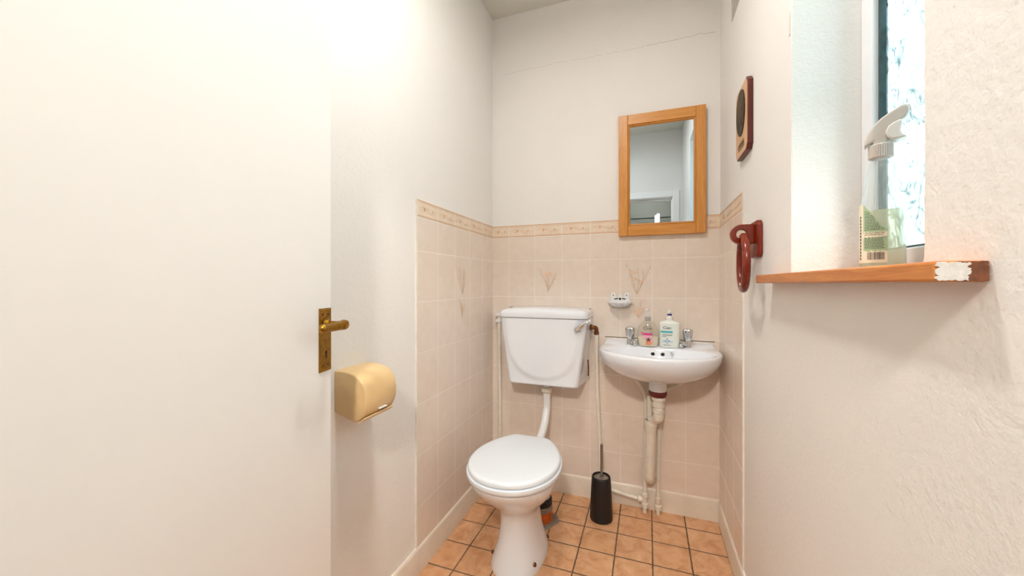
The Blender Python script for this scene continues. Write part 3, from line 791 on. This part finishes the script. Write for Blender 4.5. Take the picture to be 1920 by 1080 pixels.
m = MB()
for k in range(5): m.blob(.003+.006*math.cos(k*1.256+.3), .034+.0055*math.sin(k*1.256+.3), .0055, .0022, k*1.256+.3, lambda a, b: surf_l(a, b, .0019))
m.build('label_blossom', M['rustring'], bl, local=True, recalc=False)

# right: pale square-shouldered bottle
b2 = thing('soap_bottle', 'pale square-shouldered hand wash bottle with teal label band, beside right tap', 'soap bottle', (.0975, 1.932, SZ+.0005), math.radians(-4), 'soap bottles on the basin')
prof2 = [(.040, 0), (.0435, .002), (.0445, .010), (.0455, .06), (.0465, .112), (.0455, .117), (.038, .121), (.022, .126), (.0145, .129)]
dep2 = lambda hw: .010 + .017*min(1, hw/.045)
MB().loft([bottle_ring(hw, dep2(hw), z, 3.4) for hw, z in prof2]).build('bottle', M['palebody'], b2, angle=60, local=True)
MB().lathe([(.0135, .1285), (.0150, .130), (.0150, .142), (.0125, .145), (.0095, .146), (.0095, .151)], (0, 0, 0), n=20).build('collar', M['pumpw'], b2, local=True)
MB().lathe([(.0098, .151), (.0102, .152), (.0102, .158), (.0098, .159)], (0, 0, 0), n=20).build('blue_ring', M['navy'], b2, local=True)
m = MB().lathe([(.0092, .159), (.009, .170), (.0080, .175), (.004, .177)], (0, 0, 0), n=16); m.tube([(0, 0, .170), (.003, -.014, .172), (.004, -.026, .168)], [.005, .0045, .0038], 10); m.build('pump', M['pumpw'], b2, local=True)
def surf_r(a, b, off=.0010):
    hw = .0455; c = min(.999, abs(a)/hw); return (a, -dep2(hw)*(1-c**3.4)**(1/3.4)-off, b)
text_mesh('Cien', .019, surf_r, M['ink'], b2, x0=-.028, z0=.088)
text_mesh('HANDWASH', .0085, surf_r, M['ink'], b2, x0=-.031, z0=.058, width=.042)
m = MB(); strip(m, -.038, .014, .0705, .0795, surf_r); m.build('label_band', M['teal'], b2, local=True, recalc=False)
m = MB()
for k in (-1, 1):
    m.ribbon([(-.010+k*(.002+.022*u), .030+.006*math.sin(u*5)*(1-u)) for u in [j/14 for j in range(15)]], .003, surf_r)
m.ribbon([(-.010+.008*math.cos(a), .032+.009*math.sin(a)) for a in [PI*.9+j*PI*1.2/14 for j in range(15)]], (.0022,), surf_r)
m.blob(-.010, .041, .0025, .0045, 0, surf_r)
m.build('label_splash', M['blue'], b2, local=True, recalc=False)
m = MB()
for k in range(9): strip(m, -.026+k*.0035, -.0235+k*.0035, .0125, .0145, surf_r, 1)
m.build('small_print', M['navy'], b2, local=True, recalc=False); m = MB()
for k in range(6): strip(m, -.031+k*.003, -.0286+k*.003, .0515, .0535, surf_r, 1)
m.build('small_print', M['navy'], b2, local=True, recalc=False)

# ------------------------------------------------------------------ ceramic soap dish
sd = thing('soap_dish', 'small white ceramic shell soap dish fixed to the wall tiles above the basin', 'soap dish', (-.133, B, 1.03))
def tb3(a, b, d): return (-.1335+a, B-d, 1.03+b)
poly = [(-.046, -.004), (-.049, .012), (-.046, .024)]
def arc(cx, cy, r, a0, a1, n=10): return [(cx+r*math.cos(a0+(a1-a0)*i/n), cy+r*math.sin(a0+(a1-a0)*i/n)) for i in range(n+1)]
poly += arc(-.034, .040, .0125, PI*1.05, PI*-.05) + arc(-.014, .036, .008, PI*1.2, PI*1.9, 5) + arc(0, .038, .008, PI, 0, 8) + arc(.014, .036, .008, PI*1.1, PI*1.8, 5) + arc(.034, .040, .0125, PI*1.05, PI*-.05) + [(.046, .024), (.049, .012), (.046, -.004)]
MB().prism(poly, tb3, .0004, .012).build('back_plate', M['cer'], sd, bevel=.003, angle=50)
n = 72; rings = []
for rr_, zz, fl in ((.014, -.020, 0), (.030, -.018, .3), (.045, -.011, .8), (.055, .000, 1), (.0575, .006, 1), (.0555, .009, 1), (.050, .005, .9), (.040, -.003, .5), (.022, -.009, 0), (.006, -.010, 0)):
    ring = []
    for i in range(n):
        a = 2*PI*i/n; s_ = math.sin(a); r_ = rr_*(1+fl*.065*math.cos(14*a))
        dd = .010 + max(0, s_)*r_*1.0 if s_ > 0 else .010 + s_*.003
        ring.append(Vector(tb3(r_*math.cos(a), zz + fl*.002*math.cos(18*a), dd)))
    rings.append(ring)
MB().loft(rings).build('shell_tray', M['cer'], sd, angle=60)
m = MB().lathe([(.0056, 0), (.0056, .0009)], tb3(0, .021, .0120), (0, -1, 0), 18)
for sg in (-1, 1):
    m.prism([(sg*.009, .0205), (sg*.028, .0175), (sg*.029, .0215), (sg*.010, .0260)], tb3, .0112, .0130)
    m.prism([(sg*.031, .037), (sg*.036, .040), (sg*.034, .0435), (sg*.029, .040)], tb3, .0112, .0130)
m.build('fixing_hole', M['dark'], sd)

# ------------------------------------------------------------------ pine framed mirror
mr = thing('wall_mirror', 'rectangular pine framed mirror on the back wall above the basin', 'mirror', (.06, B, 1.368))
x0, x1, z0, z1, y0, y1 = -.139, .260, 1.370, 1.980, 1.984, PB-.0055
gx0, gx1, gz0, gz1 = -.085, .208, 1.430, 1.9205
fw = (gx0-x0, x1-gx1, gz0-z0, z1-gz1)
m = MB(); lp = .009
m.box((x0, y0, z0), (gx0-lp, y1, z1)).build('frame_stile', M['pine_v'], mr, bevel=.003)
MB().box((gx1+lp, y0, z0), (x1, y1, z1)).build('frame_stile', M['pine_v'], mr, bevel=.003)
MB().box((gx0-lp, y0+.0006, z0), (gx1+lp, y1, gz0-lp)).build('frame_rail', M['pine_h'], mr, bevel=.0025)
MB().box((gx0-lp, y0+.0006, gz1+lp), (gx1+lp, y1, z1)).build('frame_rail', M['pine_h'], mr, bevel=.0025)
m = MB()                                         # stepped moulding round the glass
outer = [(gx0-lp, gz0-lp), (gx1+lp, gz0-lp), (gx1+lp, gz1+lp), (gx0-lp, gz1+lp)]
def ins(d): return [(gx0-lp+d, gz0-lp+d), (gx1+lp-d, gz0-lp+d), (gx1+lp-d, gz1+lp-d), (gx0-lp+d, gz1+lp-d)]
seq = [(0, y0+.006), (.0025, y0+.0035), (.005, y0+.004), (.0065, y0+.007), (lp+.0008, y0+.010), (lp+.0008, y0+.016), (0, y0+.016)]
for (d0, ya), (d1, yb) in zip(seq, seq[1:]+seq[:1]):
    A_, B_ = ins(d0), ins(d1)
    for i in range(4):
        j = (i+1) % 4
        m.f([m.v((A_[i][0], ya, A_[i][1])), m.v((A_[j][0], ya, A_[j][1])), m.v((B_[j][0], yb, B_[j][1])), m.v((B_[i][0], yb, B_[i][1]))])
m.build('frame_moulding', M['pine_v'], mr)
MB().box((gx0-.003, y0+.012, gz0-.003), (gx1+.003, y0+.015, gz1+.003)).build('mirror_glass', M['mirror'], mr)

# ------------------------------------------------------------------ wall plaque
pq = thing('wall_plaque', 'small wooden wall plaque with dark oval bronze relief beside the window', 'plaque', (PR, 1.5, 1.69))
Y0, Y1, Z0, Z1 = 1.418, 1.588, 1.573, 1.815
c = .017
oct_ = [(Y0+c, Z0), (Y1-c, Z0), (Y1, Z0+c), (Y1, Z1-c), (Y1-c, Z1), (Y0+c, Z1), (Y0, Z1-c), (Y0, Z0+c)]
tp3 = lambda a, b, d: (PR-d, a, b)
MB().prism(oct_, tp3, .0002, .0165).build('board', M['plaqueedge'], pq, bevel=.002)
k = .0035
MB().prism([((a-1.503)*.955+1.503, (b-1.694)*.965+1.694) for a, b in oct_], tp3, .016, .0175).build('veneer_face', M['plaqueface'], pq)
yc, zc, ra, rb = 1.503, 1.722, .058, .079
rings = []
for s_, d in ((1.0, .0170), (1.0, .0205), (.95, .022), (.90, .0205), (.75, .0225), (.5, .0235), (.2, .024)):
    rings.append([Vector((PR-d-(.0016*math.sin(5*a)*s_ if s_ < .8 else 0), yc+ra*s_*math.cos(a), zc+rb*s_*math.sin(a))) for a in [2*PI*i/48 for i in range(48)]])
rel = MB().loft(rings).build('oval_relief', M['bronze'], pq, angle=50)
m = MB().box((PR-.0188, 1.463, 1.598), (PR-.0172, 1.543, 1.622)); bp = m.build('brass_nameplate', M['brass'], pq, bevel=.0004)
m = MB()
for yy in (1.467, 1.539): m.lathe([(.0018, 0), (.0018, .001)], (PR-.0188, yy, 1.610), (-1, 0, 0), 10)
for i in range(5): m.box((PR-.0190, 1.478+i*.010, 1.608), (PR-.0187, 1.484+i*.010, 1.613))
m.build('engraving', M['dark'], bp)

# ------------------------------------------------------------------ wooden towel ring
tg = thing('towel_ring', 'dark red wooden towel ring holder mounted beside the window sill', 'towel ring', (PR, 1.355, 1.20))
a0, a1, b0, b1 = 1.308, 1.402, 1.208, 1.321; c = .012
tp3 = lambda a, b, d: (PR-d, a, b)
o8 = [(a0+c, b0), (a1-c, b0), (a1, b0+c), (a1, b1-c), (a1-c, b1), (a0+c, b1), (a0, b1-c), (a0, b0+c)]
MB().prism(o8, tp3, .0002, .015).build('back_plate', M['mahog'], tg, bevel=.004)
# rounded bracket with a hole, standing out from the plate
yb0, yb1, bx, bz, ro, ri = 1.339, 1.359, .2745, 1.2815, .0305, .0145
n = 40; out_, inn = [], []
for i in range(n):
    a = 2*PI*i/n; dx, dz = math.cos(a), math.sin(a)
    if dx > .0:
        s_ = min((PR-.014-bx)/dx if dx > 1e-6 else 9, ro/abs(dz) if abs(dz) > 1e-6 else 9); out_.append((bx+dx*s_, bz+dz*s_))
    else: out_.append((bx+ro*dx, bz+ro*dz))
    inn.append((bx+ri*dx, bz+ri*dz))
m = MB(); V = [[m.v((x, y, z)) for x, z in P] for P, y in ((out_, yb0), (out_, yb1), (inn, yb1), (inn, yb0))]
for q in range(4):
    A_, B_ = V[q], V[(q+1) % 4]
    for i in range(n): j = (i+1) % n; m.f([A_[i], A_[j], B_[j], B_[i]])
m.build('bracket', M['mahog'], tg, bevel=.0025)
u = Vector((.10, .995, 0)).normalized()
MB().torus((bx+.004, 1.340, 1.1925), .0815, .0112, u, (0, 0, 1)).build('ring', M['mahog'], tg)

# ------------------------------------------------------------------ air vent high on the right wall
av = thing('air_vent', 'white louvred air vent high on the wall left of the window', 'vent', (PR, 1.64, 2.19))
m = MB(); va, vb, vz0, vz1 = 1.53, 1.745, 2.195, 2.345
m.box((PR-.006, va, vz0), (PR, va+.012, vz1)); m.box((PR-.003, vb-.003, vz0), (PR, vb, vz1)); m.box((PR-.003, va, vz0), (PR, vb, vz0+.004)); m.box((PR-.006, va, vz1-.012), (PR, vb, vz1))
fo = m.build('vent_frame', M['vent'], av, bevel=.001)
MB().box((PR-.0012, va+.012, vz0+.004), (PR-.0002, vb-.003, vz1-.012)).build('vent_opening', M['dark'], av)
m = MB()
yy = va+.014
while yy < vb-.006:
    m.box((PR-.0020, yy, vz0+.004), (PR-.0011, yy+.0050, vz1-.012)); yy += .0125
for zz in (2.245, 2.295): m.box((PR-.0022, va+.012, zz), (PR-.0012, vb-.003, zz+.006))
m.build('louvre', M['vent'], av)

# ------------------------------------------------------------------ spray bottle in the window recess
sa = math.atan2(-.41, .91)
sp = thing('spray_bottle', 'clear trigger spray bottle of pale cleaner standing on the window sill', 'spray bottle', (.399, .870, SZ1+.0004), sa); sp.scale = (.704, .704, .97)
S = 1/1023.
def uz(px, py): return ((px-1655)*S, (508-py)*S)
outl = [(.0003, -.040, .042), (.004, -.0435, .0455), (.03, -.0435, .0455), (.075, -.0425, .0450), (.098, -.0415, .0440), (.112, -.0405, .0410), (.124, -.0390, .0350), (.140, -.0365, .0285), (.155, -.0340, .0265), (.172, -.0310, .0255), (.188, -.0275, .0240), (.200, -.0240, .0215), (.206, -.0190, .0165), (.212, -.0160, .0140)]
def sring(z, l_, r_, p=2.6, shrink=0, n=44):
    c_ = (l_+r_)/2; hw = (r_-l_)/2-shrink; hd = .028*min(1, hw/.040)**.6-shrink
    return [Vector((c_+q.x, q.y, z)) for q in bottle_ring(hw, hd, z, p, n)]
MB().loft([sring(*o_) for o_ in outl]).build('bottle', M['bottleclear2'], sp, angle=60, local=True)
MB().loft([sring(max(o_[0], .0022), o_[1], o_[2], 2.6, .0018) for o_ in outl[:6]]).build('cleaning_fluid', M['sprayliq'], sp, angle=60, local=True)
MB().tube([(-.010, 0, .215), (-.012, .002, .13), (-.018, .004, .01)], .0028, 10).build('dip_tube', M['pumpw'], sp, local=True)
nn = 72
MB().loft([[Vector((-.001+r_*(1+.03*fl*(1 if i % 2 else -1))*math.cos(2*PI*i/nn), r_*(1+.03*fl*(1 if i % 2 else -1))*math.sin(2*PI*i/nn), z)) for i in range(nn)] for r_, z, fl in ((.0205, .2095, 0), (.0235, .211, 1), (.0235, .233, 1), (.0215, .2355, 0), (.012, .236, 0))]).build('screw_collar', M['headg'], sp, local=True, angle=25)
hp = [(1622, 270), (1623, 258), (1629, 245), (1640, 231), (1655, 219), (1673, 210), (1690, 203.5), (1698, 202), (1703, 204), (1706, 210), (1705, 219), (1699, 227), (1688, 231), (1678, 235), (1671, 243), (1667, 254), (1667, 272), (1640, 272), (1640, 262), (1630, 266)]
MB().prism([uz(*q) for q in hp], lambda a, b, d: (a, d, b), -.0165, .0165).build('spray_head', M['headg'], sp, bevel=.005, local=True, angle=40)
tgp = [(1668, 238), (1677, 233), (1690, 229), (1694, 234), (1692, 242), (1690, 250), (1694, 257), (1702, 263), (1688, 265), (1676, 264), (1666, 258), (1662, 248)]
MB().prism([uz(*q) for q in tgp], lambda a, b, d: (a, d, b), -.021, .021).build('trigger', M['headw'], sp, bevel=.004, local=True, angle=40)
m = MB().lathe([(.0085, -.002), (.0095, .000), (.0095, .007), (.006, .0085)], (.0445, 0, .2935), (.92, 0, .30), 20); m.build('nozzle', M['headw'], sp, local=True)
def ssurf(a, b, off=.0010):
    l_, r_ = outl[0][1:]
    for (z0_, l0, r0_), (z1_, l1, r1_) in zip(outl, outl[1:]):
        if z0_ <= b <= z1_: q = (b-z0_)/(z1_-z0_); l_, r_ = l0+(l1-l0)*q, r0_+(r1_-r0_)*q
    c_, hw = (l_+r_)/2, (r_-l_)/2; hd = .028*min(1, hw/.040)**.6
    q = min(.9995, abs(a-c_)/hw); return (a, -hd*(1-q**2.6)**(1/2.6)-off, b)
m = MB(); top = lambda a: .125 if a < -.034 else (.125-(a+.034)*1.22 if a < .004 else .079)
N_ = 40
for i in range(N_):
    u0, u1 = -.0415+.0525*i/N_, -.0415+.0525*(i+1)/N_
    K = 24
    for k in range(K):
        zA0, zA1 = .014+(top(u0)-.014)*k/K, .014+(top(u0)-.014)*(k+1)/K; zB0, zB1 = .014+(top(u1)-.014)*k/K, .014+(top(u1)-.014)*(k+1)/K
        m.mat(1 if (zA0+zA1)/2 < .036 or u0 < -.034 or .062 < (zA0+zA1)/2 < .071 else 0)
        m.f([m.v(ssurf(u0, zA0)), m.v(ssurf(u1, zB0)), m.v(ssurf(u1, zB1)), m.v(ssurf(u0, zA1))])
lab = m.build('label', [M['labgreen'], M['labcream']], sp, local=True, recalc=False); lab['label'] = 'green and cream back label with barcode'
m = MB(); rq = random.Random(2); f2 = lambda a, b: ssurf(a, b, .0014)
xx = -.026
while xx < .006:
    w_ = rq.choice((.0005, .0008, .0013)); strip(m, xx, xx+w_, .020, .0335, f2, 1); xx += w_+rq.choice((.0006, .001, .0014))
for zz in [.0405+.0027*i for i in range(8)] + [.0655, .0685] + [.075+.0029*i for i in range(13)]:
    a = -.031; lim = (.006 if zz < .079 else (.125-zz)/1.22-.036)
    while a < lim-.003:
        w_ = min(rq.uniform(.0015, .005), lim-a); strip(m, a, a+w_, zz, zz+.0010, f2, 1); a += w_+.0009
for k in range(14): strip(m, -.0395, -.0375, .02+.006*k, .0245+.006*k, f2, 1)
m.build('label_text', M['ink'], lab, local=True, recalc=False)

# ------------------------------------------------------------------ toilet roll holder
tp = thing('toilet_roll_holder', 'cream plastic toilet roll holder on the left wall beside the door edge', 'toilet roll holder', (PL, .91, .72))
ya, yb = .842, .978
X0 = PL+.0003
prof = [(X0, .760), (-.80, .744), (-.776, .738), (-.760, .743), (-.747, .755), (-.738, .772), (-.7345, .79), (-.7335, .812), (-.737, .833), (-.744, .848), (-.755, .860), (-.772, .870), (-.795, .876), (-.82, .878), (X0, .878)]
m = MB(); n = len(prof)
rings = []
for y_, sh in ((ya, .004), (ya+.002, .001), (ya+.005, 0), (yb-.005, 0), (yb-.002, .001), (yb, .004)):
    cxm, czm = X0+.05, .79
    rings.append([Vector((max(X0, x_-math.copysign(sh, x_-cxm)) if x_ > X0+.001 else X0, y_, z_-math.copysign(sh, z_-czm))) for x_, z_ in prof])
m.loft(rings); m.build('case', M['cream'], tp, angle=40)
m = MB().box((-.742, ya+.058, .762), (-.7335, ya+.090, .7655)); m.build('finger_slot', M['headw'], tp, bevel=.001)
m = MB().loft([[Vector((x_, y_, z_)) for x_, z_ in ((-.770, .7355), (-.757, .7405), (-.744, .7525), (-.742, .7505), (-.755, .738), (-.770, .733))] for y_ in (ya+.003, yb-.003)]); m.build('lower_flap', M['cream'], tp)

# ------------------------------------------------------------------ toilet brush and holder
hx, hy = -.2105, 1.846
hd = thing('brush_holder', 'tall black tapered toilet brush holder on the floor below the basin pipes', 'brush holder', (hx, hy, 0))
MB().lathe([(.049, 0), (.053, .004), (.053, .012), (.0505, .08), (.047, .155), (.0445, .195), (.043, .203), (.040, .206), (.0375, .201), (.036, .15), (.036, .015)], (hx, hy, 0), n=40).build('pot', M['black'], hd)
bs = thing('toilet_brush', 'toilet brush with thin steel handle standing in the black holder', 'toilet brush', (hx, hy, .016))
MB().lathe([(.0335, .191), (.0365, .1935), (.0365, .1985), (.030, .2015), (.012, .203)], (hx, hy, 0), n=32).build('splash_lid', M['steel'], bs)
MB().lathe([(.0075, .201), (.0075, .214), (.0062, .217), (.0066, .342), (.0072, .348), (.0072, .355), (.004, .358)], (hx+.002, hy, 0), n=16).build('handle', M['steel'], bs)
m = MB().lathe([(.012, .016), (.026, .024), (.028, .06), (.022, .08), (.006, .085)], (hx, hy, 0), n=20); m.lathe([(.004, .08), (.004, .195)], (hx, hy, 0), n=10); m.build('bristles', M['pumpw'], bs)

# ------------------------------------------------------------------ added fill lamps and daylight
lm = thing('ceiling_lamp', 'round frosted flush ceiling lamp beyond the edge of the open door', 'lamp', (-.28, .80, CEIL))  # unseen fitting, added to carry the room fill
MB().lathe([(.11, CEIL), (.11, CEIL-.018), (.10, CEIL-.024)], (-.28, .80, 0), n=40).build('lamp_base', M['frame'], lm)
MB().lathe([(.10, CEIL-.024), (.098, CEIL-.045), (.085, CEIL-.066), (.055, CEIL-.082), (.02, CEIL-.088)], (-.28, .80, 0), n=40).build('lamp_shade', M['lampglass'], lm)
def light(name, typ, loc, energy, color, rot=(0,0,0), **k):
    d = bpy.data.lights.new(name, typ); d.energy = energy; d.color = color
    for a, v in k.items(): setattr(d, a, v)
    o = bpy.data.objects.new(name, d); COL.objects.link(o); o.location = loc; o.rotation_euler = rot; return o
light('room_lamp_light', 'AREA', (-.28, .80, CEIL-.095), 4.8, (1, .965, .93), shape='DISK', size=.17)  # added fill that evens out the room brightness
light('hall_lamp_light', 'POINT', (-.02, HY-.85, 2.37), 46, (1, .94, .87), shadow_soft_size=.10)  # added fill through the doorway, unseen and without any fitting
pt = light('window_daylight_portal', 'AREA', (FX+.05, .846, 1.725), 1, (1, 1, 1), (0, math.radians(90), 0), shape='RECTANGLE', size=1.16, size_y=.46)
pt.data.cycles.is_portal = True
wd = bpy.data.worlds.new('overcast_sky'); SC.world = wd; wd.use_nodes = True
nt = wd.node_tree; nt.nodes.clear()
ou = nt.nodes.new('ShaderNodeOutputWorld'); bg = nt.nodes.new('ShaderNodeBackground')
tc = nt.nodes.new('ShaderNodeTexCoord'); sx = nt.nodes.new('ShaderNodeSeparateXYZ'); rp = nt.nodes.new('ShaderNodeValToRGB')
nt.links.new(tc.outputs['Generated'], sx.inputs[0])
mr_ = nt.nodes.new('ShaderNodeMapRange'); mr_.inputs[1].default_value = -1; mr_.inputs[2].default_value = 1
nt.links.new(sx.outputs[2], mr_.inputs[0]); nt.links.new(mr_.outputs[0], rp.inputs[0])
el = rp.color_ramp.elements; el[0].position = .35; el[0].color = (.62, .63, .62, 1); el[1].position = .62; el[1].color = (.95, .98, 1.03, 1)
nt.links.new(rp.outputs[0], bg.inputs[0]); bg.inputs[1].default_value = 4.4
nt.links.new(bg.outputs[0], ou.inputs[0])

# ------------------------------------------------------------------ camera and view
cd = bpy.data.cameras.new('camera'); cam = bpy.data.objects.new('camera', cd); COL.objects.link(cam)
cam.location = (0, 0, H); cam.rotation_euler = (math.radians(90), 0, math.radians(19.8475))
cd.sensor_width = 36; cd.lens = 704.894/1920*36; cd.shift_y = -7.54/1920; cd.clip_start = .01
SC.camera = cam
SC.cycles.caustics_reflective = False; SC.cycles.caustics_refractive = False
vs = SC.view_settings; vs.view_transform = 'Standard'; vs.look = 'None'; vs.gamma = 1; vs.use_curve_mapping = False; vs.exposure = 1.33
